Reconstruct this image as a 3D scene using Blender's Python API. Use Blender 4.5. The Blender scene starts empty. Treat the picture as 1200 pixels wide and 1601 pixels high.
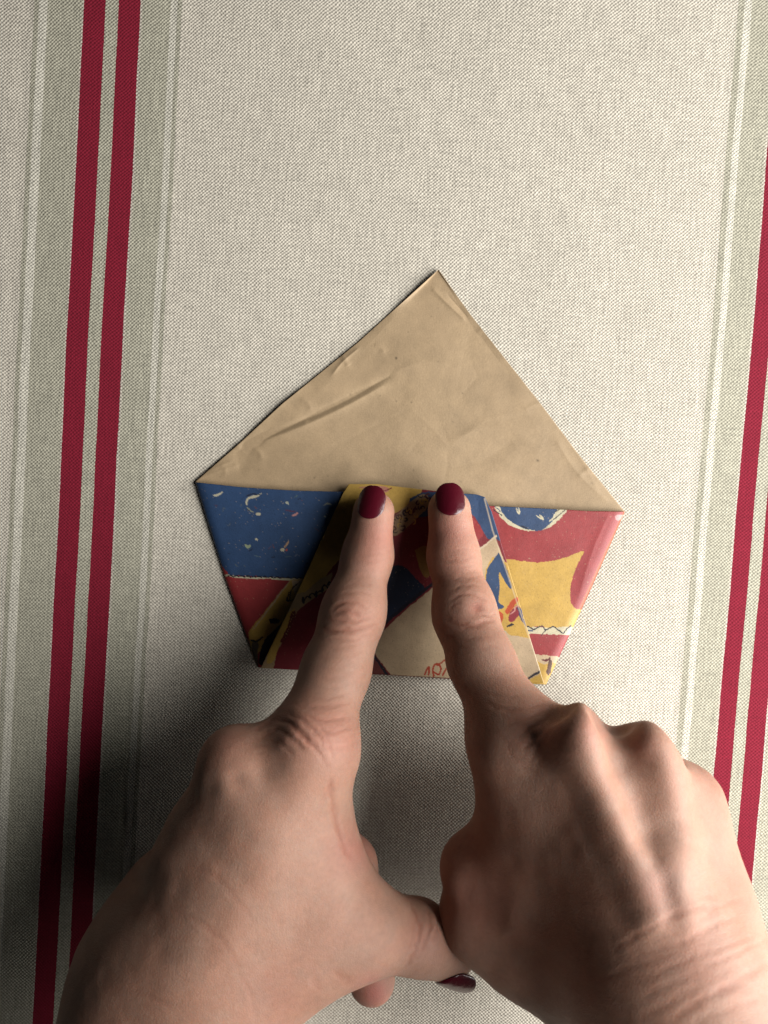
import bpy, math, random
import numpy as np
from mathutils import Vector, Matrix

# ------------------------------------------------------------------ camera, world, lamps, exposure
CAM_H = 270.0            # millimetres above the table
TILT = math.radians(-2.3)
F = 1200.0               # focal length in photograph pixels
sc = bpy.context.scene
cam_d = bpy.data.cameras.new('camera'); cam = bpy.data.objects.new('camera', cam_d)
sc.collection.objects.link(cam); sc.camera = cam
cam.location = (0, 0, CAM_H / 1000); cam.rotation_euler = (TILT, 0, 0)
cam_d.sensor_fit = 'HORIZONTAL'; cam_d.sensor_width = 36; cam_d.lens = 36
cam_d.clip_start = 0.005; cam_d.clip_end = 20
cam_d.dof.use_dof = True; cam_d.dof.focus_distance = 0.264; cam_d.dof.aperture_fstop = 16

world = bpy.data.worlds.new('World'); sc.world = world; world.use_nodes = True
world.node_tree.nodes['Background'].inputs[0].default_value = (0.80, 0.88, 1.0, 1)
world.node_tree.nodes['Background'].inputs[1].default_value = 0.013

ld = bpy.data.lights.new('window_light', 'AREA'); lo = bpy.data.objects.new('window_light', ld)
sc.collection.objects.link(lo)
ELEV, AZ, DIST = math.radians(28.5), math.radians(-13), 0.62
ld.shape = 'RECTANGLE'; ld.size = 0.72; ld.size_y = 0.56; ld.energy = 20.2
ld.color = (1.0, 0.985, 0.95)
ldir = Vector((math.cos(ELEV) * math.cos(AZ), math.cos(ELEV) * math.sin(AZ), math.sin(ELEV)))
lo.location = ldir * DIST
lo.rotation_euler = ldir.to_track_quat('Z', 'Y').to_euler()

sc.view_settings.view_transform = 'Standard'; sc.view_settings.look = 'None'
sc.view_settings.exposure = 0.0; sc.view_settings.gamma = 1.0
sc.cycles.use_denoising = True

# ------------------------------------------------------------------ measuring helpers (millimetres)
ct, st = math.cos(TILT), math.sin(TILT)
def at(u, v, z):
    """point of the place seen at photograph pixel (u, v) at height z, in mm"""
    u = np.asarray(u, float); v = np.asarray(v, float); z = np.asarray(z, float)
    dx = (u - 600) / F; dy = -(v - 800.5) / F
    wy = dy * ct + st; wz = dy * st - ct
    t = (z - CAM_H) / wz
    return np.stack([dx * t, wy * t, z + 0 * t], -1)
def px(P):
    x, y, z = P[..., 0], P[..., 1], P[..., 2] - CAM_H
    cy = y * ct + z * st; cz = -y * st + z * ct
    return 600 + F * x / -cz, 800.5 - F * cy / -cz
rng = np.random.default_rng(7)
def vnoise(x, y, seed=0):
    """smooth value noise"""
    xi = np.floor(x).astype(np.int64); yi = np.floor(y).astype(np.int64)
    fx = x - xi; fy = y - yi; fx = fx * fx * (3 - 2 * fx); fy = fy * fy * (3 - 2 * fy)
    def h(a, b):
        n = (a * 374761393 + b * 668265263 + seed * 1442695041) & 0x7fffffff
        n = ((n ^ (n >> 13)) * 1274126177) & 0x7fffffff
        return ((n ^ (n >> 16)) & 0xffff) / 32767.5 - 1
    return (h(xi, yi) * (1 - fx) + h(xi + 1, yi) * fx) * (1 - fy) + (h(xi, yi + 1) * (1 - fx) + h(xi + 1, yi + 1) * fx) * fy
def dpoly(u, v, pts):
    """distance to a polyline, and fraction along it"""
    best = np.full(u.shape, 1e9); n = len(pts) - 1; fr = np.zeros(u.shape)
    for i in range(n):
        ax, ay = pts[i]; bx, by = pts[i + 1]
        L = (bx - ax) ** 2 + (by - ay) ** 2 + 1e-9
        h = np.clip(((u - ax) * (bx - ax) + (v - ay) * (by - ay)) / L, 0, 1)
        d = np.hypot(u - ax - h * (bx - ax), v - ay - h * (by - ay))
        m = d < best; best = np.where(m, d, best); fr = np.where(m, (i + h) / n, fr)
    return best, fr
def smooth_curve(pts, it=2):
    p = [tuple(q) for q in pts]
    for _ in range(it):
        q = [p[0]]
        for a, b in zip(p[:-1], p[1:]):
            q += [(a[0] * .75 + b[0] * .25, a[1] * .75 + b[1] * .25), (a[0] * .25 + b[0] * .75, a[1] * .25 + b[1] * .75)]
        q.append(p[-1]); p = q
    return p
def mesh_obj(name, V, Fc, mat, parent=None, cols=None, smooth=True):
    me = bpy.data.meshes.new(name)
    V = np.asarray(V, np.float32) / 1000.0; Fc = np.asarray(Fc, np.int32)
    me.vertices.add(len(V)); me.vertices.foreach_set('co', V.ravel())
    k = Fc.shape[1]
    me.loops.add(Fc.size); me.loops.foreach_set('vertex_index', Fc.ravel())
    me.polygons.add(len(Fc)); me.polygons.foreach_set('loop_start', np.arange(len(Fc), dtype=np.int32) * k)
    me.update(calc_edges=True); me.validate()
    if smooth: me.polygons.foreach_set('use_smooth', np.ones(len(me.polygons), bool))
    if cols is not None:
        a = me.color_attributes.new('Tint', 'FLOAT_COLOR', 'POINT')
        c = np.ones((len(V), 4), np.float32); c[:, :3] = cols; a.data.foreach_set('color', c.ravel())
    me.materials.append(mat)
    o = bpy.data.objects.new(name, me); sc.collection.objects.link(o)
    if parent: o.parent = parent
    return o
def tag(o, label=None, cat=None, group=None, kind=None):
    for k, v in (('label', label), ('category', cat), ('group', group), ('kind', kind)):
        if v: o[k] = v
def srgb(r, g, b):
    c = np.array([r, g, b], float) / 255
    return .50 * np.where(c <= .04045, c / 12.92, ((c + .055) / 1.055) ** 2.4)

# ------------------------------------------------------------------ node helper
class NT:
    def __init__(s, name):
        s.m = bpy.data.materials.new(name); s.m.use_nodes = True
        s.t = s.m.node_tree; s.n = s.t.nodes; s.l = s.t.links
        s.b = s.n['Principled BSDF']
    def node(s, typ, **kw):
        x = s.n.new(typ)
        for k, v in kw.items(): setattr(x, k, v)
        return x
    def put(s, inp, val):
        if hasattr(val, 'links') or isinstance(val, bpy.types.NodeSocket): s.l.new(val, inp)
        else: inp.default_value = val
    def math(s, op, a, b=0.0, c=None):
        x = s.node('ShaderNodeMath', operation=op); s.put(x.inputs[0], a); s.put(x.inputs[1], b)
        if c is not None: s.put(x.inputs[2], c)
        return x.outputs[0]
    def mix(s, fac, a, b, blend='MIX'):
        x = s.node('ShaderNodeMix', data_type='RGBA', blend_type=blend)
        s.put(x.inputs['Factor'], fac); s.put(x.inputs[6], a); s.put(x.inputs[7], b)
        return x.outputs[2]
    def noise(s, vec, scale, detail=2, rough=.55):
        x = s.node('ShaderNodeTexNoise'); s.put(x.inputs['Vector'], vec); x.inputs['Scale'].default_value = scale
        x.inputs['Detail'].default_value = detail; x.inputs['Roughness'].default_value = rough
        return x.outputs['Fac']
    def bump(s, h, strength, dist):
        x = s.node('ShaderNodeBump'); s.put(x.inputs['Height'], h); x.inputs['Strength'].default_value = strength
        x.inputs['Distance'].default_value = dist
        return x
    def ramp(s, fac, stops, interp='LINEAR'):
        x = s.node('ShaderNodeValToRGB'); s.put(x.inputs[0], fac); cr = x.color_ramp; cr.interpolation = interp
        while len(cr.elements) < len(stops): cr.elements.new(0.5)
        for e, (p, c) in zip(cr.elements, stops): e.position = p; e.color = tuple(c) + (1,)
        return x.outputs[0]

# ------------------------------------------------------------------ tablecloth
a0 = at(131, 0, 0); a1 = at(50, 1601, 0)
sd = (a1 - a0)[:2]; sd = sd / np.linalg.norm(sd)            # direction of the stripes
sn = np.array([-sd[1], sd[0]]) ; sn = sn if sn[0] > 0 else -sn   # across them
def across(u, v): p = at(u, v, 0); return float(p[0] * sn[0] + p[1] * sn[1])
C_PLAIN, C_SAGE, C_RED, C_LIGHT, C_DARK = (0.37, .340, .288), (.268, .255, .202), (.140, .007, .018), (.385, .365, .31), (.265, .252, .20)
C_EDGE = (.33, .30, .255)
bands = [(-400, C_PLAIN)]
def band(u0, v, c): bands.append((across(u0, v), c))
for u, c in ((52, C_DARK), (60, C_LIGHT), (74, C_SAGE), (128.5, C_EDGE), (131, C_RED), (165, C_SAGE), (185.5, C_RED),
             (220.5, C_EDGE), (223, C_SAGE), (267, C_LIGHT), (278, C_DARK), (285, C_PLAIN)): band(u, 0, c)
for u, c in ((1071, C_DARK), (1080, C_LIGHT), (1091, C_SAGE), (1131.5, C_EDGE), (1133.5, C_RED), (1161, C_SAGE), (1179, C_RED),
             (1208.5, C_EDGE), (1211, C_SAGE), (1250, C_LIGHT), (1260, C_DARK), (1268, C_PLAIN)): band(u, 1000, c)
M = NT('linen_cloth')
tc = M.node('ShaderNodeTexCoord').outputs['Object']
sep = M.node('ShaderNodeSeparateXYZ'); M.l.new(tc, sep.inputs[0])
def lin(cx, cy, k): return M.math('MULTIPLY_ADD', sep.outputs[0], cx * k, M.math('MULTIPLY', sep.outputs[1], cy * k))
S = lin(sn[0], sn[1], 1000.0); T = lin(sd[0], sd[1], 1000.0)            # mm
wob = M.noise(tc, 14, 2); wob = M.math('MULTIPLY', M.math('SUBTRACT', wob, .5), 1.6)
fuzz = M.noise(tc, 1700, 1); fuzz = M.math('MULTIPLY', M.math('SUBTRACT', fuzz, .5), .5)
Sw = M.math('ADD', M.math('ADD', S, wob), fuzz)
def band_ramp(lst, pick):
    p0, p1 = lst[0][0] - 2, lst[-1][0] + 2
    f = M.math('MULTIPLY', M.math('SUBTRACT', Sw, p0), 1 / (p1 - p0))
    return M.ramp(f, [(0, pick(C_PLAIN))] + [((p - p0) / (p1 - p0), pick(c)) for p, c in lst], 'CONSTANT')
BL_, BR_ = bands[1:13], bands[13:25]
right_side = M.math('GREATER_THAN', Sw, .5 * (BL_[-1][0] + BR_[0][0]))
ident = lambda c: c
stripe = M.mix(right_side, band_ramp(BL_, ident), band_ramp(BR_, ident))
PITCH = 0.67
nx_ = M.math('MULTIPLY', M.math('SUBTRACT', M.noise(tc, 160, 1), .5), 1.1)
ny_ = M.math('MULTIPLY', M.math('SUBTRACT', M.noise(tc, 190, 1), .5), 1.1)
wa = M.math('SINE', M.math('MULTIPLY', M.math('ADD', S, nx_), math.pi / PITCH))
wb = M.math('SINE', M.math('MULTIPLY', M.math('ADD', T, ny_), math.pi / (PITCH * .92)))
chk = M.math('MULTIPLY', wa, wb)                                            # +1 warp over, -1 weft over
hol = M.math('MULTIPLY', M.math('ABSOLUTE', wa), M.math('ABSOLUTE', wb))    # threads round, holes low
cw = M.node('ShaderNodeCombineXYZ'); M.put(cw.inputs[0], M.math('MULTIPLY', S, 1.5)); M.put(cw.inputs[1], M.math('MULTIPLY', T, .10))
cw2 = M.node('ShaderNodeCombineXYZ'); M.put(cw2.inputs[0], M.math('MULTIPLY', S, .12)); M.put(cw2.inputs[1], M.math('MULTIPLY', T, 1.6))
slub = M.math('MULTIPLY_ADD', M.noise(cw.outputs[0], 1.0, 1), .5, M.math('MULTIPLY', M.noise(cw2.outputs[0], 1.0, 1), .5))
thr = M.math('MULTIPLY_ADD', M.noise(tc, 900, 2), .5, M.math('MULTIPLY_ADD', slub, 1.1, -.3))
redp = lambda c: (1, 1, 1) if c == C_RED else (0, 0, 0)
isred = M.mix(right_side, band_ramp(BL_, redp), band_ramp(BR_, redp))
amp = M.math('MULTIPLY_ADD', isred, -.35, 1.0)
cf = M.math('MULTIPLY_ADD', chk, .42, M.math('MULTIPLY', M.math('SUBTRACT', thr, .5), 2.6))
cf = M.math('MULTIPLY', cf, amp)
cf2 = M.math('MULTIPLY_ADD', cf, .36, 1.0)
big = M.math('MULTIPLY_ADD', M.noise(tc, 45, 3), .16, .93)
vs = M.node('ShaderNodeVectorMath', operation='SCALE'); M.l.new(stripe, vs.inputs[0]); M.put(vs.inputs['Scale'], M.math('MULTIPLY', cf2, big))
M.l.new(vs.outputs[0], M.b.inputs['Base Color'])
M.b.inputs['Roughness'].default_value = .9; M.b.inputs['Specular IOR Level'].default_value = .15
hgt = M.math('ADD', M.math('MULTIPLY', chk, .5), M.math('MULTIPLY', thr, .9))
bp = M.bump(M.math('MULTIPLY', hgt, amp), .8, .00022)
M.l.new(bp.outputs[0], M.b.inputs['Normal'])
gx = np.arange(-500, 501, 2.4); gy = np.arange(-500, 501, 2.4)
X, Y = np.meshgrid(gx, gy, indexing='ij')
Sg = X * sn[0] + Y * sn[1]; Tg = X * sd[0] + Y * sd[1]
Z = .24 * vnoise(X / 38, Y / 60, 1) + .07 * vnoise(X / 13, Y / 17, 2) - .14
for s0 in (across(279, 0), across(58, 0), across(1078, 1000), across(1258, 1000)):      # the drawn cords stand a little proud
    Z += .22 * np.exp(-((Sg - s0 - .3 * vnoise(Tg / 20, Tg * 0, 5)) / 1.0) ** 2) - .2 * np.exp(-((Sg - s0 + 2.4) / 1.3) ** 2)
nX, nY = X.shape
def grid_faces(n, m, off=0):
    i = (np.arange(n - 1)[:, None] * m + np.arange(m - 1)[None]).ravel() + off
    return np.stack([i, i + m, i + m + 1, i + 1], -1)
V = np.stack([X, Y, Z], -1).reshape(-1, 3)
cloth = mesh_obj('tablecloth', V, grid_faces(nX, nY), M.m)
sol = cloth.modifiers.new('thickness', 'SOLIDIFY'); sol.thickness = .0006; sol.offset = -1
tag(cloth, 'cream linen tablecloth with paired crimson stripes on sage bands, under everything', 'tablecloth')

# ------------------------------------------------------------------ folded paper cup
KRAFT = srgb(187, 160, 125)
def paper_mat(name, rough=.5):
    m = NT(name); t = m.node('ShaderNodeTexCoord').outputs['Object']
    at_ = m.node('ShaderNodeVertexColor', layer_name='Tint').outputs[0]
    n1 = m.noise(t, 200, 5, .65); n2 = m.noise(t, 1900, 3, .7)
    k = m.math('MULTIPLY_ADD', n1, .40, m.math('MULTIPLY_ADD', n2, .42, .59))
    v = m.node('ShaderNodeVectorMath', operation='SCALE'); m.l.new(at_, v.inputs[0]); m.put(v.inputs['Scale'], k)
    m.l.new(v.outputs[0], m.b.inputs['Base Color'])
    m.b.inputs['Roughness'].default_value = rough; m.b.inputs['Specular IOR Level'].default_value = .35
    b = m.bump(m.math('ADD', m.math('MULTIPLY', n2, .3), m.noise(t, 120, 4, .6)), .22, .0006)
    m.l.new(b.outputs[0], m.b.inputs['Normal'])
    return m.m
kraft_m = paper_mat('kraft_paper', .62); print_m = paper_mat('printed_paper', .5)
def resample(poly, n):
    p = np.array(poly, float); d = np.r_[0, np.cumsum(np.hypot(*np.diff(p, axis=0).T))]; d /= d[-1]
    t = np.linspace(0, 1, n); return np.stack([np.interp(t, d, p[:, 0]), np.interp(t, d, p[:, 1])], -1)
def panel(name, left, right, n, m, zf, cf, mat, parent, thick=.16, curl=None):
    A, B = left, right                                           # (n,2) rows of pixel points
    s = np.linspace(0, 1, m)
    U = A[:, None, 0] * (1 - s) + B[:, None, 0] * s; W = A[:, None, 1] * (1 - s) + B[:, None, 1] * s
    tt = np.linspace(0, 1, n)[:, None] + 0 * U; ss = s[None] + 0 * U
    z = zf(U, W, tt, ss)
    P = at(U, W, z)
    o = mesh_obj(name, P.reshape(-1, 3), grid_faces(n, m)[:, ::-1] if False else grid_faces(n, m), mat, parent, cf(U, W).reshape(-1, 3))
    if thick:
        sm = o.modifiers.new('thickness', 'SOLIDIFY'); sm.thickness = thick / 1000; sm.offset = 0
    return o
cup = bpy.data.objects.new('folded_paper_cup', None); sc.collection.objects.link(cup)
cup_base = at(640, 1000, 0) / 1000; cup.location = cup_base
tag(cup, 'folded paper pocket of brown kraft paper with blue, red and yellow printed front', 'folded paper')
def reparent(o):
    o.parent = cup; o.matrix_parent_inverse = Matrix.Translation(-Vector(cup_base))

APEX, LC, RC, BR, BL = (685, 422), (305, 753), (976, 800), (853, 1070), (403, 1043)
# geometry of the back sheet: apex to corners to bottom
def two(a, b, c, n1, n2, mid=None):
    p = [a] + (mid or []) + [b]
    return np.r_[resample(p, n1), resample([b, c], n2)[1:]]
n1, n2 = 210, 110
LW = two(APEX, LC, BL, n1, n2, [(560, 535), (440, 632), (373, 694)])
RW = two(APEX, RC, BR, n1, n2, [(735, 492), (845, 632), (905, 712)])
def crease(u, v, pts, w, h):
    d, f = dpoly(u, v, smooth_curve(pts)); return h * .8 * np.exp(-np.abs(d / w) ** 1.15) * np.sin(np.pi * np.clip(f * .9 + .05, 0, 1)) ** .5
def pocket_z(u, v):
    inside = np.clip((v - 760) / 60, 0, 1)
    return 1.5 + .25 * vnoise(u / 90, v / 70, 3) + .08 * vnoise(u / 25, v / 25, 4)
def back_z(u, v, t, s):
    z = .35 + .5 * np.exp(-((v - 752) / 70.) ** 2) * np.sin(np.pi * np.clip(s, 0, 1)) ** .4 * (v < 830) * .5
    e = np.minimum(s, 1 - s)
    z += .45 * vnoise(u / 95, v / 80, 8) * np.clip(e * 12, 0, 1) + .05 * vnoise(u / 24, v / 24, 9)
    z += crease(u, v, [(610, 588), (560, 615), (500, 645), (400, 690), (372, 706)], 6, -.75)
    z += crease(u, v, [(600, 602), (540, 636), (470, 668), (410, 690)], 7, .65)
    z += crease(u, v, [(560, 545), (535, 565), (520, 585)], 4, .4) + crease(u, v, [(535, 556), (545, 572)], 4, .4)
    z += crease(u, v, [(365, 690), (385, 712)], 5, .45) + crease(u, v, [(420, 672), (380, 706), (375, 735)], 7, -.4)
    z += crease(u, v, [(676, 452), (700, 476), (726, 500)], 3.5, .45) + crease(u, v, [(700, 462), (730, 496)], 3, -.3)
    z += crease(u, v, [(640, 700), (690, 735), (760, 720), (800, 690)], 18, -.3) + crease(u, v, [(580, 610), (650, 560), (720, 575)], 20, .35)
    z += crease(u, v, [(700, 690), (770, 660), (850, 700)], 16, .35) + crease(u, v, [(870, 690), (900, 740), (950, 785)], 9, .35)
    z += .8 * np.clip(vnoise(u / 110, v / 90, 77), 0, 1) * np.exp(-e / .05) * (v < 740)
    lift = np.exp(-((u - 700) ** 2 + (v - 440) ** 2) / 60. ** 2) * .5
    z = z + lift
    rim = 754 + (u - 305) * .0686
    k = np.clip((v - rim - 4) / 12, 0, 1); z = z * (1 - k) + .45 * k
    for a, b, c_, d_, h_ in ((330, 735, 362, 722, .5), (345, 728, 352, 742, .5), (392, 700, 410, 716, .6), (455, 655, 480, 662, .5), (470, 625, 486, 640, .5), (585, 540, 600, 552, .5), (300, 752, 380, 725, .4), (745, 520, 760, 515, .4), (820, 640, 845, 630, .4), (905, 745, 930, 722, .5), (640, 640, 700, 700, .18), (700, 700, 760, 655, .16), (700, 700, 690, 770, -.16), (760, 655, 850, 640, .12), (520, 700, 640, 640, -.12), (880, 680, 935, 770, .22), (600, 520, 655, 560, .12), (770, 560, 720, 620, -.14)):
        z = z + crease(u, v, [(a, b), ((a + c_) / 2 + 4, (b + d_) / 2 - 3), (c_, d_)], 4, h_ * .5)
    return np.maximum(z, .2)
def kraft_col(u, v):
    c = np.broadcast_to(KRAFT, u.shape + (3,)).copy()
    c *= (1 + .05 * vnoise(u / 60, v / 50, 11) + .04 * vnoise(u / 17, v / 19, 12))[..., None]
    spots = rng.uniform([320, 430], [960, 790], (70, 2))
    for a, b in spots:
        r = rng.uniform(.8, 1.5); m = np.exp(-((u - a) ** 2 + (v - b) ** 2) / r ** 2) * rng.uniform(.15, .5)
        c *= (1 - m)[..., None]
    for a, b in ((619, 560), (840, 720)): c *= (1 - .8 * np.exp(-((u - a) ** 2 + (v - b) ** 2) / 1.8 ** 2))[..., None]
    return c
o = panel('inner_sheet', LW, RW, n1 + n2 - 1, 330, back_z, kraft_col, kraft_m, None); reparent(o)

# --- print of the outside of the paper, as flat colour laid on the sheet
BLUE, RED, YEL, CREAM, INK, WHT = srgb(48, 74, 112), srgb(160, 54, 56), srgb(208, 168, 80), srgb(205, 180, 146), srgb(26, 26, 44), srgb(214, 204, 172)
ORG = srgb(200, 82, 44)
def inpoly(u, v, poly):
    ins = np.zeros(u.shape, bool); n = len(poly)
    for i in range(n):
        x1, y1 = poly[i]; x2, y2 = poly[(i + 1) % n]
        if y1 == y2: continue
        c = ((y1 > v) != (y2 > v)) & (u < (x2 - x1) * (v - y1) / (y2 - y1) + x1)
        ins ^= c
    return ins
class Ink:
    def __init__(s, u, v, base, jit=.7):
        s.u = u + jit * vnoise(u / 5, v / 5, 21); s.v = v + jit * vnoise(u / 5, v / 5, 22)
        s.c = np.broadcast_to(base, u.shape + (3,)).copy()
    def poly(s, p, col, sm=True):
        if sm:
            q = smooth_curve(list(p) + [p[0]], 2); p = q
        s.c[inpoly(s.u, s.v, p)] = col
    def line(s, p, w, col, sm=True):
        d, f = dpoly(s.u, s.v, smooth_curve(p) if sm else p); s.c[d < w / 2] = col
    def taper(s, p, w, col):
        d, f = dpoly(s.u, s.v, smooth_curve(p)); s.c[d < w / 2 * np.sin(np.pi * np.clip(f, .06, .94)) ** .6] = col
    def wear(s, k=.06):
        s.c *= 1 - .35 * (vnoise(s.u * 1.3, s.v * 1.3, 35) > .82)[..., None]; s.c = np.where((vnoise(s.u / 1.6, s.v / 1.6, 36) > .9)[..., None], s.c * .6 + np.array(CREAM) * .4, s.c)
        s.c *= (1 + k * vnoise(s.u / 14, s.v / 14, 31) + k * vnoise(s.u / 40, s.v / 33, 32) + .5 * k * vnoise(s.u / 3, s.v / 3, 33))[..., None]
        return s.c
def scribble(k, pts, amp, per, w, col):
    p = resample(pts, 60); t = np.arange(60)
    q = [(a + amp * .8 * math.sin(i * 2 * math.pi / per + 1), b + amp * math.sin(i * 4.1 * math.pi / per) * .8 + amp * .5 * math.cos(i * 1.3)) for i, (a, b) in enumerate(p)]
    k.line(q, w, col)
def pocket_col(u, v):
    k = Ink(u, v, RED)
    # left half
    k.poly([(290, 740), (560, 740), (560, 800), (520, 850), (475, 908), (470, 904), (358, 899), (330, 860)], BLUE, False)
    k.line([(352, 900), (380, 902), (400, 904), (425, 903), (440, 906), (468, 905)], 3.2, WHT)
    for a in range(356, 470, 9): k.taper([(a, 901 + (a - 356) * .03), (a + 5, 899.5 + (a - 356) * .03), (a + 9, 902 + (a - 356) * .03)], 2.4, INK)
    k.poly([(453, 907), (474, 905), (470, 935), (425, 1000), (395, 1030), (388, 990), (398, 975)], YEL, False)
    k.taper([(452, 909), (425, 945), (395, 985)], 2.2, CREAM)
    k.poly([(455, 908), (474, 906), (462, 932)], CREAM, False)
    k.taper([(452, 925), (447, 940), (458, 938)], 2.6, INK); k.taper([(468, 910), (455, 920), (452, 940)], 2.4, INK)
    k.poly([(420, 968), (432, 966), (440, 970), (430, 976), (421, 974)], INK)
    k.poly([(462, 935), (452, 960), (434, 980), (412, 1000), (404, 1030), (408, 1045), (440, 1000), (470, 940)], INK)
    k.poly([(393, 1004), (405, 1002), (402, 1030), (405, 1048), (396, 1040)], srgb(110, 100, 84))
    k.line([(393, 1001), (402, 1003), (410, 996)], 3, INK)
    for p, w, c in (([(333, 775), (341, 774), (348, 769)], 3.4, WHT), ([(386, 790), (386, 780), (393, 777), (402, 776), (408, 771)], 3.8, WHT),
                    ([(385, 776), (392, 772), (406, 773)], 2.2, INK), ([(386, 793), (391, 799), (396, 801)], 2.4, srgb(150, 150, 130)),
                    ([(400, 804), (405, 803.5), (406, 806)], 4.4, WHT), ([(447, 786), (449, 786), (450, 788)], 4.2, srgb(190, 190, 170)),
                    ([(456, 806), (462, 805), (466, 801)], 3.4, srgb(214, 150, 140)), ([(446, 797), (455, 799), (461, 800)], 2.4, srgb(90, 50, 70)),
                    ([(506, 790), (512, 786), (518, 790)], 2.6, srgb(150, 150, 130)), ([(507, 807), (509, 808)], 3.6, srgb(180, 180, 160)),
                    ([(384, 851), (387, 856), (391, 852)], 4.6, srgb(170, 180, 140)), ([(400, 842), (401, 845)], 4, WHT), ([(389, 862), (395, 858)], 1.8, INK),
                    ([(439, 860), (442, 859), (443, 861)], 6, WHT), ([(445, 856), (449, 850), (452, 845)], 3, srgb(200, 160, 120)), ([(447, 861), (449, 858)], 2.5, ORG),
                    ([(396, 868), (408, 871)], 1.4, srgb(90, 110, 120)), ([(444, 871), (456, 870)], 1.4, srgb(90, 110, 120)), ([(461, 870), (465, 866)], 1.6, srgb(110, 120, 140)),
                    ([(335, 790), (340, 791)], 1.8, srgb(80, 60, 80)), ([(460, 778), (466, 774)], 1.8, srgb(90, 110, 110))): k.taper(p, w * 1.05, np.array(c) * .8 + BLUE * .2)
    rr = np.random.default_rng(12)
    for i in range(26):
        a, b = rr.uniform(335, 530), rr.uniform(772, 892)
        if b > 772 + (a < 420) * 0 and inpoly(np.array([a]), np.array([b]), [(325, 772), (528, 776), (480, 890), (365, 890)])[0]:
            q = [(a, b), (a + rr.uniform(-4, 4), b + rr.uniform(-3, 3)), (a + rr.uniform(-6, 6), b + rr.uniform(-5, 5))]
            k.taper(q, rr.uniform(1.0, 1.7), [srgb(84, 96, 110), srgb(30, 44, 70), srgb(100, 70, 84)][i % 3])
    # right half
    k.poly([(770, 780), (888, 780), (886, 798), (876, 811), (860, 825), (838, 831), (808, 828), (785, 812), (774, 797)], WHT)
    k.poly([(777, 780), (874, 782), (871, 800), (862, 818), (846, 830), (832, 831), (812, 824), (792, 812), (782, 798)], BLUE)
    k.taper([(780, 806), (800, 824), (835, 830)], 2.0, WHT); k.taper([(812, 822), (820, 824), (826, 828)], 2.0, INK)
    k.taper([(874, 790), (868, 806), (858, 816)], 3.2, WHT); k.line([(886, 794), (872, 806), (864, 812)], 1.3, INK); k.line([(882, 792), (868, 800)], 1.2, INK)
    k.line([(770, 796), (784, 806)], 1.4, INK); k.line([(772, 790), (782, 800)], 1.2, BLUE)
    k.taper([(806, 793), (809, 803), (812, 802), (810, 792)], 2.6, WHT); k.taper([(838, 806), (846, 811), (850, 812), (843, 805)], 2.8, WHT)
    k.poly([(780, 873), (810, 879), (845, 880), (880, 873), (909, 861), (914, 862), (900, 885), (891, 915), (890, 938), (896, 950), (905, 954), (940, 950), (930, 1000), (885, 986), (860, 981), (820, 979), (815, 950), (795, 910)], YEL, True)
    k.poly([(790, 874), (850, 881), (850, 980), (818, 980)], YEL, False)
    k.poly([(806, 979), (850, 981), (895, 980), (892, 993), (815, 990)], WHT, False)
    zig = [(812, 977), (826, 979), (834, 985), (842, 980), (848, 978), (852, 986), (860, 980), (866, 979), (874, 986), (880, 991), (886, 982), (892, 978)]
    k.line(zig, 1.9, INK); k.line([(818, 984), (832, 986)], 1.8, BLUE); k.line([(846, 992), (852, 986)], 1.4, INK)
    k.poly([(820, 1024), (840, 1023), (870, 1026), (880, 1030), (870, 1048), (820, 1044)], CREAM, False)
    k.poly([(835, 1030), (850, 1040), (862, 1034), (872, 1040), (856, 1080), (800, 1080), (800, 1060)], YEL)
    k.poly([(858, 1030), (864, 1033), (860, 1052), (856, 1058), (853, 1050)], srgb(90, 50, 30)); k.taper([(846, 1031), (856, 1033), (860, 1027)], 3, srgb(100, 40, 40))
    # a worn white corner at the right fold, and a pale highlight painted along that fold
    k.poly([(960, 806), (972, 803), (974, 806), (969, 813), (962, 814)], srgb(205, 150, 148))
    k.taper([(955, 803), (960, 812), (968, 816)], 1.6, RED)
    d, _ = dpoly(u, v, [RC, (930, 900), (905, 955)]); c = k.wear()
    w = np.clip(1 - d / 3.5, 0, 1)[..., None] * .25; c = c * (1 - w) + np.array(YEL) * w * 1.1
    return c
n = 260
LP = resample([(LC[0] + 0, LC[1] + 1), (352, 905), (BL[0], BL[1])], n); RP = resample([RC, (919, 930), BR], n)
def front_z(u, v, t, s):
    # puffed between its folds, its rim (t=0) lifting off the sheet behind
    e = np.sin(np.pi * np.clip(s, 0, 1)) ** .45
    w = 670 - 222 * t; de = np.clip(np.minimum(s, 1 - s) * w / 15, 0, 1)
    z = .42 + 1.2 * np.sqrt(np.clip(1 - (1 - de) ** 2, 0, 1)) + e * (1.1 * (1 - t) ** .8 + .3) * np.clip((1 - t) * 8, 0, 1) ** .5
    z += e * (.10 * vnoise(u / 30, v / 26, 41) + .22 * vnoise(u / 80, v / 70, 42))
    z += crease(u, v, [(950, 806), (925, 860), (905, 930)], 9, .25)
    return z
def rim_rows(L, R, top):
    """bow the top row of a panel to follow a rim polyline"""
    return L, R
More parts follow.
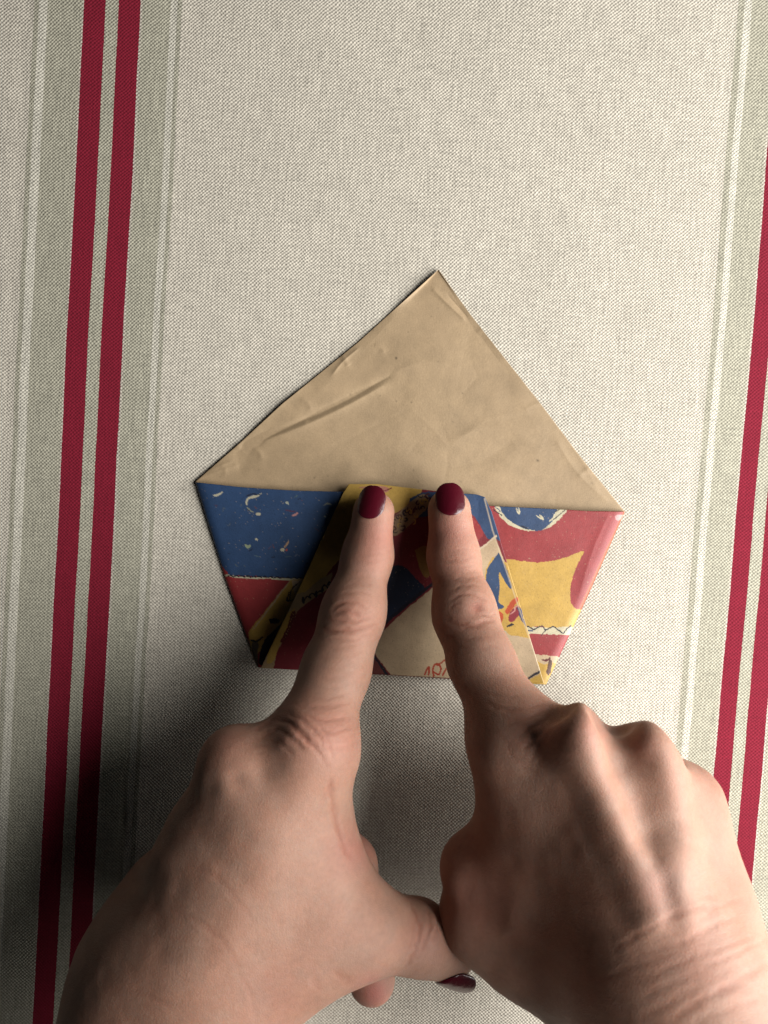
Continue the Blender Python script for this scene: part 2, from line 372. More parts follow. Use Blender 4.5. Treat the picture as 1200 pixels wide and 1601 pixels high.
def bowed(name, left, right, rim, n, m, zf, cf, mat):
    """like panel(), the top edge following the rim polyline, faded out downwards"""
    s = np.linspace(0, 1, m); rim = resample(rim, m)
    U = left[:, None, 0] * (1 - s) + right[:, None, 0] * s; W = left[:, None, 1] * (1 - s) + right[:, None, 1] * s
    t = np.linspace(0, 1, n)[:, None]
    U = U + (rim[:, 0] - U[0]) * (1 - t) ** 3; W = W + (rim[:, 1] - W[0]) * (1 - t) ** 3
    tt = t + 0 * U; ss = s[None] + 0 * U
    P = at(U, W, zf(U, W, tt, ss))
    o = mesh_obj(name, P.reshape(-1, 3), grid_faces(n, m), mat, None, cf(U, W).reshape(-1, 3))
    sm = o.modifiers.new('thickness', 'SOLIDIFY'); sm.thickness = .00017; sm.offset = 0
    reparent(o); return o
bowed('pocket_front', LP, RP, [(305, 754), (380, 762), (460, 767), (540, 769), (700, 785), (765, 791), (850, 795), (920, 799), (976, 800)], n, 520, front_z, pocket_col, print_m)

def flap_col(u, v):
    k = Ink(u, v, srgb(130, 34, 44))  # deeper than RED, shade between the fingers put into the base colour
    # yellow strip running down the left fold and along the top
    k.poly([(530, 745), (665, 755), (655, 775), (630, 795), (600, 812), (575, 830), (540, 862), (505, 905), (478, 930), (440, 925)], YEL, False)
    k.poly([(478, 925), (500, 905), (520, 895), (515, 920), (490, 935), (465, 955), (450, 990), (432, 1020), (425, 1060), (395, 1060), (430, 985), (460, 930)], srgb(178, 150, 110), False)
    k.poly([(462, 950), (452, 975), (436, 1010), (428, 1035), (415, 1040), (420, 1012), (446, 960)], YEL)
    scribble(k, [(470, 940), (500, 925), (525, 905), (545, 880)], 4.5, 7, 2.2, INK)
    scribble(k, [(440, 1005), (450, 985), (460, 955)], 3.5, 6, 2.2, srgb(110, 30, 30))
    # crown of curls along the border of yellow and red
    k.poly([(640, 780), (660, 768), (690, 770), (700, 780), (690, 800), (655, 812), (640, 800)], BLUE)
    k.poly([(612, 812), (650, 776), (668, 770), (672, 790), (650, 812), (625, 835), (612, 840)], srgb(170, 140, 105))
    rr = np.random.default_rng(3)
    for i in range(34):
        f = i / 34; a = 612 + 56 * f + rr.uniform(-8, 8); b = 828 - 50 * f + rr.uniform(-10, 10); ph = rr.uniform(0, 6.28)
        q = [(a, b)]
        for j in range(4): ph += rr.uniform(.5, 1.5); q.append((q[-1][0] + 3.4 * math.cos(ph), q[-1][1] + 3.4 * math.sin(ph)))
        k.taper(q, rr.uniform(1.6, 3.0), [INK, srgb(70, 24, 44), srgb(96, 40, 44), YEL][i % 4])
    k.poly([(712, 770), (760, 772), (775, 800), (785, 850), (773, 840), (762, 845), (755, 830), (744, 812), (735, 800), (725, 790)], BLUE)
    k.poly([(722, 800), (742, 812), (757, 832), (752, 842), (730, 860), (718, 850)], RED)
    k.poly([(560, 762), (590, 758), (612, 764), (600, 772)], srgb(196, 130, 110)); k.line([(570, 764), (585, 760), (600, 768), (612, 763)], 1.5, srgb(120, 40, 40))
    k.poly([(612, 885), (630, 882), (650, 905), (668, 920), (650, 938), (620, 958), (585, 985), (590, 930)], srgb(24, 40, 66))
    k.poly([(648, 860), (665, 850), (680, 870), (676, 900), (660, 905)], srgb(150, 110, 50))
    k.poly([(560, 985), (600, 970), (590, 1000), (575, 1012)], srgb(160, 126, 104))
    k.poly([(545, 1060), (575, 1010), (612, 1060)], srgb(120, 60, 56), False)
    # cream card with ink outline, turned on the sheet
    card = [(773, 839), (735, 871), (690, 908), (640, 948), (602, 983), (575, 1008), (612, 1056), (630, 1080), (780, 1090), (850, 1050), (845, 1020)]
    k.poly(card, CREAM, False)
    k.line([(775, 838), (735, 871)], 2.6, srgb(226, 206, 176), False)
    k.line([(730, 868), (690, 901), (640, 942), (598, 977)], 5, INK, False)
    k.line([(574, 1016), (588, 1030), (606, 1056)], 4.2, INK, False)
    k.line([(846, 1048), (815, 1067), (798, 1078)], 3.6, INK, False)
    k.poly([(850, 1049), (870, 1090), (780, 1095), (815, 1070)], YEL, False)
    # blue figure of a leg against yellow, with red and ink strokes
    k.poly([(760, 888), (770, 870), (792, 880), (812, 935), (828, 975), (834, 1000), (815, 995), (798, 993), (775, 975), (765, 940), (755, 915)], YEL, False)
    k.poly([(779, 864), (761, 888), (760, 900), (757, 914), (764, 932), (770, 950), (776, 953), (786, 951), (788, 947), (778, 943), (780, 925), (781, 920), (779, 896), (781, 894), (789, 910), (796, 920), (801, 920), (798, 910), (791, 888), (784, 872)], BLUE)
    k.poly([(789, 956), (797, 940), (808, 932), (812, 937), (802, 950), (792, 962)], ORG)
    k.poly([(796, 958), (806, 946), (813, 948), (815, 956), (805, 970), (797, 974), (794, 966)], srgb(150, 48, 58)); k.taper([(797, 960), (806, 954), (803, 950), (810, 947)], 1.8, srgb(230, 170, 160))
    k.poly([(808, 950), (814, 950), (818, 968), (824, 982), (812, 966)], srgb(58, 66, 110))
    k.poly([(791, 980), (797, 974), (806, 976), (800, 978), (795, 981)], INK)
    k.poly([(772, 953), (784, 956), (787, 966), (784, 975), (777, 968), (771, 962)], ORG); k.taper([(772, 958), (775, 964), (778, 966)], 2.2, INK)
    k.line([(810, 930), (816, 948), (826, 985), (836, 1006)], 1.4, srgb(120, 100, 60))
    # red script letters at the bottom of the card
    LR = srgb(176, 66, 44)
    k.line([(664, 1054), (668, 1044), (672, 1041), (670, 1054)], 2.9, LR); k.line([(677, 1056), (676, 1042), (684, 1036), (690, 1044), (686, 1056), (678, 1050)], 3.0, LR)
    k.line([(684, 1040), (692, 1034), (697, 1031), (699, 1036)], 2.8, LR); k.line([(692, 1056), (697, 1044), (706, 1040), (706, 1054)], 2.8, LR)
    k.line([(714, 1056), (718, 1036), (728, 1034), (727, 1048), (716, 1050)], 2.8, LR)
    c = k.wear()
    d, _ = dpoly(u, v, [(757, 780), (770, 830), (850, 1066)]); w = np.clip(1 - d / 1.8, 0, 1)[..., None] * .6
    return c * (1 - w) + np.array(srgb(235, 214, 180)) * w
n = 300
FL = resample([(545, 757), (536, 771), (474, 905), (407, 1044)], n); FR = resample([(757, 777), (768, 800), (800, 905), (850, 1068)], n)
def flap_z(u, v, t, s):
    e = np.sin(np.pi * np.clip(s, 0, 1)) ** .45
    base = front_z(u, v, t, (u - 330) / 620.)
    z = base + .42 + e * .55 * (1 - .5 * t) + e * (.1 * vnoise(u / 28, v / 30, 51) + .16 * vnoise(u / 70, v / 70, 52))
    z += .5 * np.exp(-s / .05) + .35 * np.exp(-(1 - s) / .05)
    for a, b in ((584, 800), (703, 800)):                       # pressed down under the fingertips
        z -= .9 * np.exp(-((u - a) ** 2 + (v - b) ** 2) / 60. ** 2)
    return np.maximum(z, base + .3)
bowed('front_flap', FL, FR, [(545, 757), (590, 757), (640, 763), (700, 770), (745, 773), (757, 777)], n, 420, flap_z, flap_col, print_m)

# ------------------------------------------------------------------ hands: one continuous skin grown from bones
ZF = .92
def lower(z): return z if z < 11 else 11 + (z - 11) * ZF
def grow(z):                       # keeps the apparent girth of a bone that lies at height z
    z0 = z if z < 11 else 11 + (z - 11) / ZF
    return (CAM_H - z) / (CAM_H - z0)
def cone(a, b, ra, rb, up=None, flat=1.0):
    ra *= grow(a[2]); rb *= grow(b[2])
    a = np.array(a, float); b = np.array(b, float); ba = b - a; L = max(ba @ ba, 1e-6)
    if up is not None:
        up = np.array(up, float); up -= ba * (up @ ba) / L; up /= np.linalg.norm(up)
    def f(P):
        q = P - a; h = np.clip((q @ ba) / L, 0, 1); q = q - h[..., None] * ba
        if up is not None:
            d = q @ up; q = q + (d * (1 / flat - 1))[..., None] * up
        return np.sqrt((q * q).sum(-1)) - (ra + (rb - ra) * h)
    f.box = (np.minimum(a, b) - max(ra, rb), np.maximum(a, b) + max(ra, rb))
    return f
def smin(a, b, k):
    h = np.maximum(k - np.abs(a - b), 0) / k
    return np.minimum(a, b) - h * h * k * .25
def J(u, v, z): return at(u, v, lower(z))
class Hand:
    def __init__(s): s.groups = []; s.cut = []
    def add(s, prims, k_in, k_out): s.groups.append((prims, k_in, k_out))
    def sdf(s, P):
        D = None
        for prims, ki, ko in s.groups:
            g = None
            for f in prims: d = f(P); g = d if g is None else smin(g, d, ki)
            D = g if D is None else smin(D, g, ko)
        for f, k in s.cut: D = -smin(-D, f(P), k)
        return D
    def grad(s, P, e=.15):
        g = np.stack([s.sdf(P + np.eye(3)[i] * e) - s.sdf(P - np.eye(3)[i] * e) for i in range(3)], -1)
        return g / np.maximum(np.linalg.norm(g, axis=-1, keepdims=True), 1e-9)
    def surface(s, h=.95):
        lo_ = np.min([f.box[0] for g in s.groups for f in g[0]], 0) - 5; hi = np.max([f.box[1] for g in s.groups for f in g[0]], 0) + 5
        B = 6; nb = np.ceil((hi - lo_) / (h * B)).astype(int); N = nb * B + 1
        c = np.stack(np.meshgrid(*[lo_[i] + (np.arange(nb[i]) + .5) * h * B for i in range(3)], indexing='ij'), -1)
        dc = s.sdf(c.reshape(-1, 3)).reshape(nb)
        G = np.repeat(np.repeat(np.repeat(dc, B, 0), B, 1), B, 2); G = np.pad(G, ((0, 1),) * 3, mode='edge').astype(np.float32)
        act = np.argwhere(np.abs(dc) < h * B * .87 * 1.35 + 1.0)
        loc = np.stack(np.meshgrid(*[np.arange(B + 1)] * 3, indexing='ij'), -1).reshape(-1, 3)
        for i in range(0, len(act), 400):
            idx = (act[i:i + 400, None] * B + loc[None]).reshape(-1, 3)
            G[idx[:, 0], idx[:, 1], idx[:, 2]] = s.sdf(lo_ + idx * h)
        S_ = G < 0
        cell = np.zeros(N - 1, np.int8)
        for i in (0, 1):
            for j in (0, 1):
                for k in (0, 1): cell += S_[i:N[0] - 1 + i, j:N[1] - 1 + j, k:N[2] - 1 + k]
        cells = np.argwhere((cell > 0) & (cell < 8)); ids = np.full(N - 1, -1, np.int32); ids[tuple(cells.T)] = np.arange(len(cells))
        acc = np.zeros((len(cells), 3)); cnt = np.zeros(len(cells))
        cor = [(i, j, k) for i in (0, 1) for j in (0, 1) for k in (0, 1)]
        for a in cor:
            for ax in range(3):
                if a[ax]: continue
                b = list(a); b[ax] = 1; ga = G[tuple((cells + a).T)]; gb = G[tuple((cells + b).T)]
                m = (ga < 0) != (gb < 0); t = ga[m] / (ga[m] - gb[m]); p = np.tile(np.array(a, float), (m.sum(), 1)); p[:, ax] += t
                acc[m] += p; cnt[m] += 1
        V = lo_ + (cells + acc / cnt[:, None]) * h
        Q = []
        for ax in range(3):
            sl0 = [slice(None)] * 3; sl1 = [slice(None)] * 3; sl0[ax] = slice(0, -1); sl1[ax] = slice(1, None)
            s0 = S_[tuple(sl0)]; s1 = S_[tuple(sl1)]
            e = np.argwhere(s0 != s1); b1, b2 = (ax + 1) % 3, (ax + 2) % 3
            e = e[(e[:, b1] > 0) & (e[:, b2] > 0) & (e[:, b1] < N[b1] - 1) & (e[:, b2] < N[b2] - 1)]
            fl = s0[tuple(e.T)]
            o1 = np.zeros(3, int); o1[b1] = 1; o2 = np.zeros(3, int); o2[b2] = 1
            q = np.stack([ids[tuple((e - o1 - o2).T)], ids[tuple((e - o2).T)], ids[tuple(e.T)], ids[tuple((e - o1).T)]], -1)
            q[~fl] = q[~fl][:, ::-1]; Q.append(q)
        Q = np.concatenate(Q)
        for _ in range(2): V = V - s.sdf(V)[:, None] * s.grad(V)
        return V, Q
def subdivide(V, Q):
    """one linear subdivision of a quad mesh"""
    E = np.sort(np.concatenate([Q[:, [0, 1]], Q[:, [1, 2]], Q[:, [2, 3]], Q[:, [3, 0]]]), 1)
    key = E[:, 0].astype(np.int64) * len(V) + E[:, 1]; uq, inv = np.unique(key, return_inverse=True)
    ev = .5 * (V[uq // len(V)] + V[uq % len(V)]); fv = V[Q].mean(1); n = len(Q)
    e = inv.reshape(4, n) + len(V); f = np.arange(n) + len(V) + len(ev)
    NQ = np.concatenate([np.stack([Q[:, i], e[i], f, e[(i + 3) % 4]], -1) for i in range(4)])
    return np.concatenate([V, ev, fv]), NQ

SK = NT('skin'); tcs = SK.node('ShaderNodeTexCoord').outputs['Object']
vc = SK.node('ShaderNodeVertexColor', layer_name='Tint').outputs[0]
n1_ = SK.noise(tcs, 120, 4, .6); n2_ = SK.noise(tcs, 700, 3, .6)
ks = SK.math('MULTIPLY_ADD', n1_, .34, SK.math('MULTIPLY_ADD', n2_, .30, .68))
vv = SK.node('ShaderNodeVectorMath', operation='SCALE'); SK.l.new(vc, vv.inputs[0]); SK.put(vv.inputs['Scale'], ks)
SK.l.new(vv.outputs[0], SK.b.inputs['Base Color'])
SK.b.inputs['Roughness'].default_value = .58; SK.b.inputs['Specular IOR Level'].default_value = .24
SK.b.inputs['Subsurface Weight'].default_value = .35; SK.b.inputs['Subsurface Radius'].default_value = (1.0, .32, .18); SK.b.inputs['Subsurface Scale'].default_value = .0022
vor = SK.node('ShaderNodeTexVoronoi', feature='DISTANCE_TO_EDGE'); SK.l.new(tcs, vor.inputs['Vector']); vor.inputs['Scale'].default_value = 1500
vh = SK.math('MINIMUM', vor.outputs['Distance'], .25)
bs = SK.bump(SK.math('ADD', SK.math('MULTIPLY', vh, 1.6), SK.noise(tcs, 650, 5, .7)), .34, .0003); SK.l.new(bs.outputs[0], SK.b.inputs['Normal'])
POL = NT('burgundy_polish'); POL.b.inputs['Base Color'].default_value = (.046, .0022, .0065, 1); POL.b.inputs['Roughness'].default_value = .24; POL.b.inputs['Specular IOR Level'].default_value = .5
POL.b.inputs['Coat Weight'].default_value = .0; POL.b.inputs['Coat Roughness'].default_value = .12
pb = POL.bump(POL.noise(POL.node('ShaderNodeTexCoord').outputs['Object'], 500, 2), .15, .0005); POL.l.new(pb.outputs[0], POL.b.inputs['Normal'])

SKIN = np.array([.243, .139, .100])
def v_soft(pts): return pts[0][1] > 1280 and not 630 < pts[0][0] < 700
def build_hand(H, label, creases, bumps, tints, seed):
    V, Q = H.surface(); V, Q = subdivide(V, Q)
    V = V - H.sdf(V)[:, None] * H.grad(V)
    Nn = H.grad(V); u, v = px(V)
    view = np.array([0, 0, CAM_H]) - V; view /= np.linalg.norm(view, axis=1, keepdims=True)
    vis = np.clip((Nn * view).sum(1) * 3, 0, 1)
    disp = np.zeros(len(V)); col = np.tile(SKIN, (len(V), 1))
    ju, jv = u + 2.2 * vnoise(u / 9, v / 9, seed), v + 2.2 * vnoise(u / 9, v / 9, seed + 1)
    for pts, w, d in creases:
        if v_soft(pts): w, d = w * 1.5, d * .22
        else: w, d = w * 1.1, d * .46
        p = np.array(pts, float); m = (u > p[:, 0].min() - 30) & (u < p[:, 0].max() + 30) & (v > p[:, 1].min() - 30) & (v < p[:, 1].max() + 30)
        dd, fr = dpoly(ju[m], jv[m], smooth_curve(pts)); env = np.sin(np.pi * np.clip(fr, .02, .98)) ** .5
        g = np.exp(-(dd / w) ** 2) * env; disp[m] -= d * g * vis[m]; disp[m] += .35 * d * np.exp(-((dd - 2.1 * w) / (w * 1.1)) ** 2) * env * vis[m]
        col[m] *= (1 - np.array([.16, .32, .36]) * (g * vis[m] * min(1, d / .26))[:, None])  # crease shade painted into the skin colour, darker and redder
    for (a, b), r, d in bumps:
        disp += d * np.exp(-((u - a) ** 2 + (v - b) ** 2) / r ** 2) * vis
    blot = np.clip(.5 + .9 * vnoise(u / 34, v / 34, seed + 11) + .5 * vnoise(u / 13, v / 13, seed + 12), 0, 1)[:, None]
    col = col * (1 - .5 * blot) + col * np.array([1.0, .86, .80]) * .5 * blot
    for (a, b), r, c, k in tints:
        g = (k * np.exp(-((u - a) ** 2 + (v - b) ** 2) / r ** 2) * vis)[:, None]; col = col * (1 - g) + np.array(c) * g
    disp += .10 * vnoise(V[:, 0] / 5 + V[:, 2] / 6, V[:, 1] / 5, seed + 5)
    col *= (1 + .05 * vnoise(V[:, 0] / 7, V[:, 1] / 7 + V[:, 2] / 9, seed + 7))[:, None]
    V = V + Nn * disp[:, None]
    o = mesh_obj('hand', V, Q, SK.m, None, col)
    tag(o, label, 'hand'); return o
def nail(hand, c, d, nrm, width, length, back, rad, Rn, drop, label=None):
    """plate curved across, back..length along finger direction d, rad = height above the axis point c"""
    d = np.array(d, float); d /= np.linalg.norm(d); nrm = np.array(nrm, float); nrm -= d * (nrm @ d); nrm /= np.linalg.norm(nrm); sdv = np.cross(d, nrm)
    A, Bn = 25, 31; V = []
    for j in range(Bn):
        b = j / (Bn - 1)
        half = width / 2 * (.94 + .06 * min(1, b / .5)) * (max(0.0, 1 - ((.34 - b) / .34) ** 2) ** .5 if b < .34 else 1)
        if b > .58: half = width / 2 * max(0.0, 1 - ((b - .58) / .43) ** 2.2) ** .5
        for i in range(A):
            x = (i / (A - 1) * 2 - 1) * max(half, .15); ph = math.asin(min(.98, abs(x) / Rn)) * (1 if x > 0 else -1)
            z = rad - Rn * (1 - math.cos(ph)) - drop * b ** 2 - .45 * max(0, 1 - b / .12) ** 2
            V.append(c + d * (-back + b * length) + sdv * x + nrm * z)
    o = mesh_obj('fingernail', V, grid_faces(Bn, A), POL.m, hand)
    s = o.modifiers.new('thickness', 'SOLIDIFY'); s.thickness = .00055; s.offset = 0
    bv = o.modifiers.new('round', 'SUBSURF'); bv.levels = 1; bv.render_levels = 1
    if label: o['label'] = label
    return o

# ---- right hand
UP = (0, 0, 1)
R = Hand()
mc = [((812, 1165, 45), (912, 1500, 46), 10.8, 13.6), ((862, 1215, 52), (955, 1500, 60), 10, 13), ((912, 1160, 60), (1010, 1490, 70), 8.8, 13), ((998, 1188, 59), (1068, 1480, 70), 8.3, 12.6), ((1068, 1252, 47), (1124, 1470, 58), 9.2, 12.6)]
R.add([cone(J(*a), J(*b), ra, rb) for a, b, ra, rb in mc], 10, 8)
R.add([cone(J(880, 1250, 34), J(990, 1460, 42), 14, 17), cone(J(1000, 1270, 36), J(1060, 1460, 46), 14, 16)], 10, 10)      # palm
R.add([cone(J(1030, 1510, 64), J(1085, 1640, 74), 20.5, 21.5, (-.45, 0, 1), .8), cone(J(1085, 1640, 74), J(1260, 2050, 96), 22, 28, (-.35, 0, 1), .84)], 10, 16)
R.add([cone(J(935, 1565, 38), J(800, 1440, 30), 16.4, 13), cone(J(890, 1380, 38), J(960, 1500, 48), 15, 16)], 8, 14)        # thenar
R.add([cone(J(805, 1470, 36), J(750, 1432, 32), 12.8, 12.0), cone(J(750, 1432, 32), J(742, 1354, 33), 11.8, 9.6), cone(J(742, 1354, 33), J(790, 1345, 20), 9.6, 8), cone(J(742, 1358, 33), J(810, 1390, 38), 9.4, 12)], 4, 14)
R.add([cone(J(804, 1150, 44), J(752, 1035, 30), 11, 9.6), cone(J(752, 1035, 30), J(727, 965, 21), 9.6, 9.1), cone(J(727, 965, 21), J(724, 948, 19.5), 9.4, 9.2)], 6, 7)
R.add([cone(J(724, 950, 19.5), J(709, 872, 12.5), 8.8, 8.0), cone(J(709, 872, 12.5), J(702, 798, 10.4), 7.9, 7.3)], 5, 4)
R.add([cone(J(912, 1160, 60), J(878, 1200, 26), 8.8, 8.6), cone(J(878, 1200, 26), J(850, 1290, 16), 8.5, 7.6), cone(J(850, 1290, 16), J(870, 1350, 22), 7.4, 6.8)], 3, 4)
R.add([cone(J(998, 1188, 58), J(952, 1225, 24), 8.6, 8.2), cone(J(952, 1215, 24), J(910, 1310, 14), 8.2, 7.4), cone(J(910, 1310, 14), J(930, 1370, 22), 7.2, 6.6)], 3, 4)
R.add([cone(J(1068, 1252, 46), J(1020, 1270, 20), 8.6, 7.4), cone(J(1020, 1270, 20), J(975, 1340, 13), 7.2, 6.5), cone(J(975, 1340, 13), J(990, 1390, 20), 6.4, 6)], 3, 4)
R.add([cone(J(1003, 1205, 54), J(1068, 1262, 46), 8.4, 9.2), cone(J(925, 1200, 57), J(1000, 1218, 55), 8.4, 8.4), cone(J(1040, 1300, 50), J(1080, 1400, 52), 11, 13)], 10, 9)
R.add([cone(J(800, 1165, 41), J(814, 1310, 37), 10.8, 12.6), cone(J(826, 1160, 45), J(872, 1178, 51), 9.6, 8.8)], 10, 12)
# tendons and knuckle heads
R.add([cone(J(912, 1142, 65), J(914, 1154, 65), 6.6, 6.6)], 3, 8)
R.add([cone(J(1000, 1172, 62), J(1004, 1186, 62), 5.8, 5.8)], 3, 8)
R.add([cone(J(915, 1165, 66), J(1015, 1420, 80), 2.4, 2.4), cone(J(1002, 1205, 64), J(1060, 1420, 79), 2.2, 2.2)], 3, 8)
R.cut += [(cone(J(964, 1108, 60), J(967, 1130, 56), 4.2, 2.6), 7), (cone(J(1052, 1150, 56), J(1050, 1180, 54), 4.2, 2.6), 5), (cone(J(862, 1080, 66), J(865, 1102, 60), 5.5, 3.5), 7), (cone(J(964, 1128, 68), J(1030, 1290, 76), 3.6, 2.0), 12)]
rc = []
def C(pts, w, d): rc.append((pts, w, d))
C([(694, 966), (712, 974), (730, 978), (750, 976), (772, 967)], 3.2, .55); C([(700, 972), (727, 984), (765, 980)], 3, .22)
C([(750, 961), (762, 963), (774, 961)], 2.4, .3); C([(702, 940), (714, 931), (730, 928), (748, 932), (757, 940)], 2.8, .32)
C([(704, 950), (712, 942), (722, 940)], 2.6, .2); C([(700, 922), (725, 914), (752, 918)], 2.4, .2); C([(698, 906), (722, 902), (748, 905)], 2.2, .14)
C([(700, 893), (722, 890), (742, 893)], 2.0, .1); C([(696, 992), (728, 1000), (772, 994)], 2.6, .14); C([(705, 1012), (740, 1016), (780, 1008)], 3, .1)
C([(678, 872), (700, 878), (738, 872)], 2.4, .16); C([(680, 884), (706, 888), (738, 882)], 2.4, .12); C([(680, 858), (706, 862), (735, 858)], 2, .1)
for i in range(0, 9, 2):
    a = i * 6.5; C([(784 + a * .9, 1112 + a * 1.5), (815 + a * .45, 1108 + a * 1.25), (838 + a * .3, 1104 + a * 1.0), (856 + a * .25, 1100 + a * .55)], 3.2, .3 - .03 * abs(i - 3))
C([(760, 1100), (790, 1112), (815, 1108)], 3, .25); C([(752, 1084), (785, 1092), (812, 1088)], 3, .14)
C([(790, 1165), (808, 1190), (832, 1205)], 5, .2); C([(775, 1150), (790, 1160), (810, 1165)], 4, .15)
for p, w, d in (([(958, 1483), (1017, 1450), (1075, 1421), (1117, 1417)], 3.2, .5), ([(1058, 1479), (1100, 1454), (1150, 1433)], 3.4, .5), ([(1117, 1554), (1158, 1529), (1205, 1504)], 4, .6),
                ([(1050, 1594), (1096, 1562), (1130, 1546), (1165, 1540)], 4, .6), ([(985, 1500), (1040, 1478), (1090, 1470)], 3, .3), ([(1010, 1530), (1070, 1500), (1130, 1480), (1180, 1462)], 3, .35),
                ([(1000, 1560), (1060, 1530), (1110, 1520)], 3.4, .3), ([(1090, 1440), (1130, 1412), (1165, 1405)], 3, .3), ([(1100, 1510), (1150, 1490), (1195, 1470)], 3, .35),
                ([(940, 1530), (1000, 1505), (1050, 1490)], 3.4, .25), ([(1080, 1600), (1130, 1580), (1190, 1560)], 4, .4), ([(1040, 1436), (1090, 1404), (1120, 1398)], 2.6, .2), ([(1000, 1590), (1050, 1565), (1090, 1545)], 4, .3)): C(p, w, d)
C([(700, 1318), (722, 1308), (748, 1310)], 4, .35); C([(702, 1360), (725, 1340), (750, 1332)], 5, .25)
rb = [((746, 950), 8, -.3), ((724, 950), 13, .3), ((912, 1135), 30, .6), ((1004, 1165), 20, .5), ((972, 1200), 20, -.4), ((1005, 1260), 22, -.4), ((1000, 1345), 20, .3), ((1030, 1365), 18, .35),
      ((1060, 1385), 18, .25), ((1080, 1225), 25, .3)]
RT = (.30, .12, .085)
PK = (.262, .118, .086)
rt = [((746, 950), 9, (.17, .045, .03), .75), ((726, 955), 42, PK, .4), ((704, 830), 36, (.285, .118, .09), .7), ((708, 885), 30, PK, .5), ((840, 1140), 40, PK, .5), ((925, 1140), 34, (.275, .122, .092), .5), ((1006, 1165), 24, PK, .5), ((1090, 1225), 34, PK, .35),
      ((735, 1400), 70, (.24, .1, .075), .5), ((1030, 1390), 40, (.24, .115, .09), .45), ((1000, 1345), 20, (.21, .14, .11), .3), ((1065, 1375), 20, (.21, .15, .12), .3), ((1100, 1500), 60, PK, .3)]
hand_r = build_hand(R, 'right hand lit from the right, index finger pressing the paper, back of the fist showing', rc, rb, rt, 60)
dR = J(702, 798, 8.8) - J(709, 872, 12.5)
nail(hand_r, J(702, 798, 10.4), dR, (.02, .2, 1), 9.6, 11.3, 3.0, 7.5, 7.2, 2.0)

# ---- left hand
L = Hand(); ZF = .78
NL = np.array((.45, 0, 1.))
mc = [((478, 1172, 52), (330, 1500, 60), 11.7, 14.5), ((368, 1196, 50), (270, 1490, 54), 9.6, 13.8), ((325, 1300, 40), (230, 1510, 42), 10.5, 14), ((262, 1390, 28), (190, 1530, 32), 11.5, 14.5)]
L.add([cone(J(*a), J(*b), ra, rb_) for a, b, ra, rb_ in mc], 14, 10)
L.add([cone(J(420, 1320, 40), J(320, 1480, 46), 17, 19), cone(J(450, 1400, 42), J(340, 1540, 52), 18, 20)], 10, 12)
L.add([cone(J(260, 1540, 46), J(215, 1690, 52), 25, 24, (.35, 0, 1), .85), cone(J(215, 1690, 52), J(60, 2080, 72), 24, 31, (.3, 0, 1), .85)], 10, 16)
L.add([cone(J(499, 1175, 48), J(490, 1310, 44), 10.4, 10.6), cone(J(490, 1310, 44), J(545, 1440, 44), 10.6, 11.5)], 8, 9)
L.add([cone(J(330, 1575, 52), J(470, 1475, 46), 18, 16), cone(J(470, 1472, 48), J(560, 1452, 43), 14.0, 11.2), cone(J(440, 1290, 47), J(490, 1400, 46), 12.2, 13.4)], 10, 12)   # thenar and web
L.add([cone(J(560, 1452, 44), J(652, 1464, 34), 11.2, 10.3), cone(J(652, 1464, 34), J(700, 1492, 29), 10.2, 8.3)], 5, 8)
L.add([cone(J(486, 1160, 46), J(526, 1045, 29), 12.2, 9.9), cone(J(526, 1045, 29), J(550, 966, 21), 9.9, 9.3), cone(J(550, 966, 21), J(555, 945, 19.5), 9.4, 9.2)], 6, 7)
L.add([cone(J(554, 950, 19.5), J(574, 872, 12.5), 9.0, 7.9), cone(J(574, 872, 12.5), J(584, 800, 10.4), 7.7, 7.0)], 5, 4)
L.add([cone(J(368, 1196, 50), J(488, 1290, 30), 9.2, 9), cone(J(488, 1290, 30), J(545, 1352, 24), 9, 8.8), cone(J(545, 1352, 24), J(568, 1440, 20), 8.8, 8.2), cone(J(568, 1440, 20), J(581, 1532, 18), 8.2, 7.8)], 3, 3)
L.add([cone(J(325, 1300, 40), J(420, 1400, 18), 8.8, 8), cone(J(420, 1400, 22), J(500, 1450, 16), 8, 7.2), cone(J(500, 1450, 16), J(520, 1500, 16), 7.2, 6.8)], 3, 3)
L.add([cone(J(262, 1390, 28), J(340, 1470, 14), 8, 7), cone(J(340, 1470, 20), J(420, 1500, 14), 7, 6.4), cone(J(420, 1500, 14), J(440, 1530, 16), 6.4, 6)], 3, 3)
L.add([cone(J(372, 1198, 53), J(395, 1270, 57), 6.6, 5)], 3, 12)
L.cut += [(cone(J(410, 1090, 70), J(418, 1118, 62), 6, 4), 6)]
rc = []
C([(505, 984), (525, 986), (550, 985), (588, 977)], 3.2, .5); C([(518, 956), (527, 946), (540, 941), (556, 942), (570, 951)], 3, .36); C([(524, 958), (538, 954), (550, 956), (562, 963)], 3, .42)
C([(510, 968), (530, 971), (556, 971), (580, 965)], 2.6, .32); C([(512, 998), (545, 1001), (585, 992)], 2.6, .16); C([(535, 928), (556, 925), (580, 930)], 2.4, .18); C([(540, 915), (562, 911), (586, 914)], 2.2, .13)
C([(548, 876), (572, 880), (606, 874)], 2.2, .14); C([(548, 864), (576, 868), (608, 862)], 2.2, .1)
for i in range(7): C([(490 - i, 1010 + i * 16), (525 - i * 3, 1014 + i * 16), (570 - i * 4, 1006 + i * 15)], 2.6, .08)
C([(400, 1140), (425, 1127), (445, 1126), (462, 1138), (480, 1156), (496, 1178)], 3.4, .55); C([(410, 1150), (432, 1141), (452, 1150), (475, 1172)], 3.2, .4); C([(415, 1133), (438, 1116), (462, 1121), (490, 1140), (505, 1160)], 3, .35)
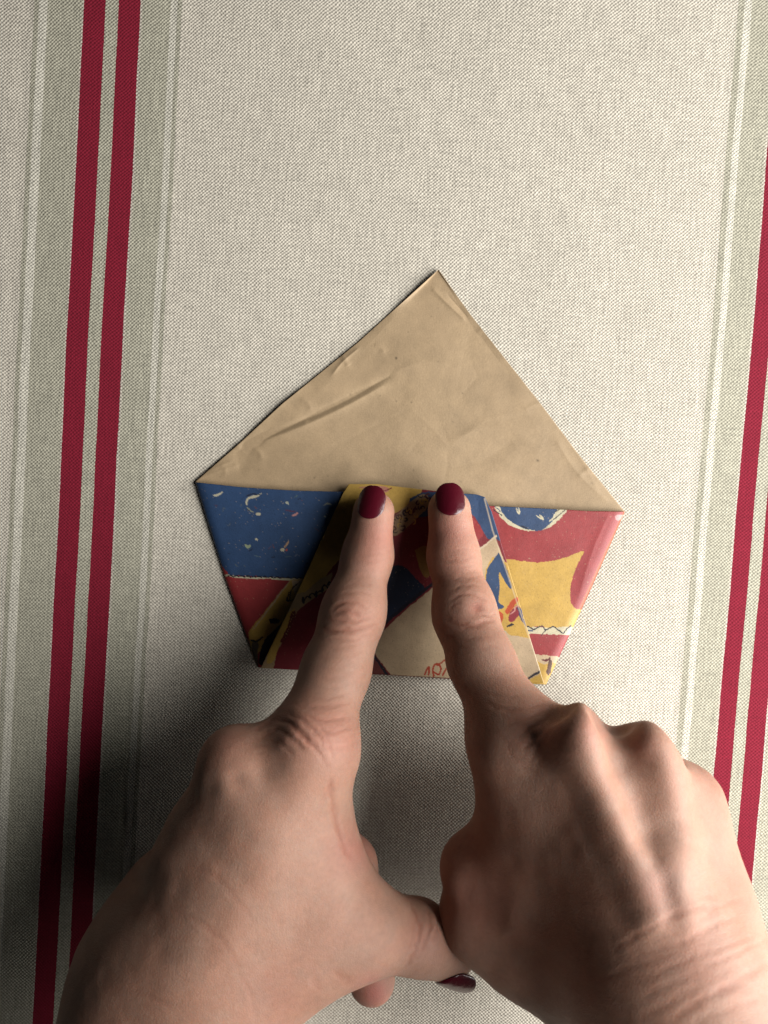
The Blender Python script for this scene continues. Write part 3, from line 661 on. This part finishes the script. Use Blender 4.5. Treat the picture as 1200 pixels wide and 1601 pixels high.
C([(440, 1112), (475, 1118), (510, 1126), (545, 1120)], 3, .25); C([(450, 1100), (490, 1106), (550, 1098)], 3, .15); C([(500, 1140), (522, 1146), (550, 1136)], 3, .25); C([(495, 1160), (520, 1172), (550, 1166)], 3, .2)
C([(420, 1160), (440, 1162), (458, 1180)], 3, .3); C([(486, 1124), (505, 1140), (515, 1165), (520, 1190)], 3, .2); C([(455, 1140), (490, 1160), (512, 1200)], 3.4, .25)
C([(225, 1412), (262, 1419), (290, 1430), (319, 1445), (356, 1479), (375, 1520)], 3, .35); C([(290, 1350), (326, 1362), (360, 1392), (394, 1437)], 3, .25); C([(180, 1546), (225, 1550), (270, 1576)], 3.4, .3); C([(210, 1460), (245, 1478), (280, 1500)], 3.2, .18); C([(370, 1515), (395, 1560), (400, 1600)], 3, .2)
C([(640, 1412), (654, 1437), (656, 1460), (646, 1494), (636, 1508)], 3, .55); C([(668, 1420), (673, 1444), (667, 1466), (657, 1490)], 3, .45); C([(684, 1432), (684, 1452), (676, 1474)], 2.6, .3); C([(646, 1440), (645, 1465), (634, 1492)], 2.6, .25); C([(662, 1450), (662, 1475), (650, 1500)], 2.2, .25)
C([(548, 1532), (535, 1528), (524, 1518)], 4, .5); C([(505, 1552), (495, 1540), (488, 1526)], 4, .4)
C([(515, 1222), (522, 1265), (532, 1310), (548, 1345)], 4, .5); C([(520, 1215), (508, 1240), (500, 1262)], 4, .2)
lb = [((350, 1170), 24, .2), ((370, 1214), 14, -.25), ((352, 1234), 16, .35), ((398, 1185), 22, -.25), ((410, 1210), 16, -.5), ((318, 1240), 22, -.25), ((300, 1290), 22, -.3), ((250, 1340), 22, .8), ((215, 1380), 14, -.5), ((546, 958), 10, .25)]
lt = [((550, 962), 36, PK, .45), ((590, 840), 34, (.285, .118, .09), .65), ((575, 885), 28, PK, .5), ((520, 1150), 46, (.275, .122, .092), .55), ((555, 1330), 40, (.26, .1, .08), .5), ((585, 1552), 26, (.30, .095, .08), .7), ((460, 1130), 40, PK, .45),
      ((668, 1470), 40, PK, .5), ((350, 1155), 34, PK, .45), ((430, 1560), 60, PK, .3)]
hand_l = build_hand(L, 'left hand rolled onto its side, thumb stretched out beneath the other hand', rc, lb, lt, 80)
dL = J(584, 800, 8.8) - J(574, 872, 12.5)
nail(hand_l, J(584, 800, 10.4), dL, (-.18, .2, 1), 9.2, 11.6, 3.8, 7.5, 7.2, 1.9)
dT = J(700, 1492, 27) - J(655, 1466, 33)
nail(hand_l, J(700, 1493, 29), dT, (-.10, -.55, .85), 11.5, 13, 2.6, 8.9, 7.8, 1.5, 'dark nail of the thumb')
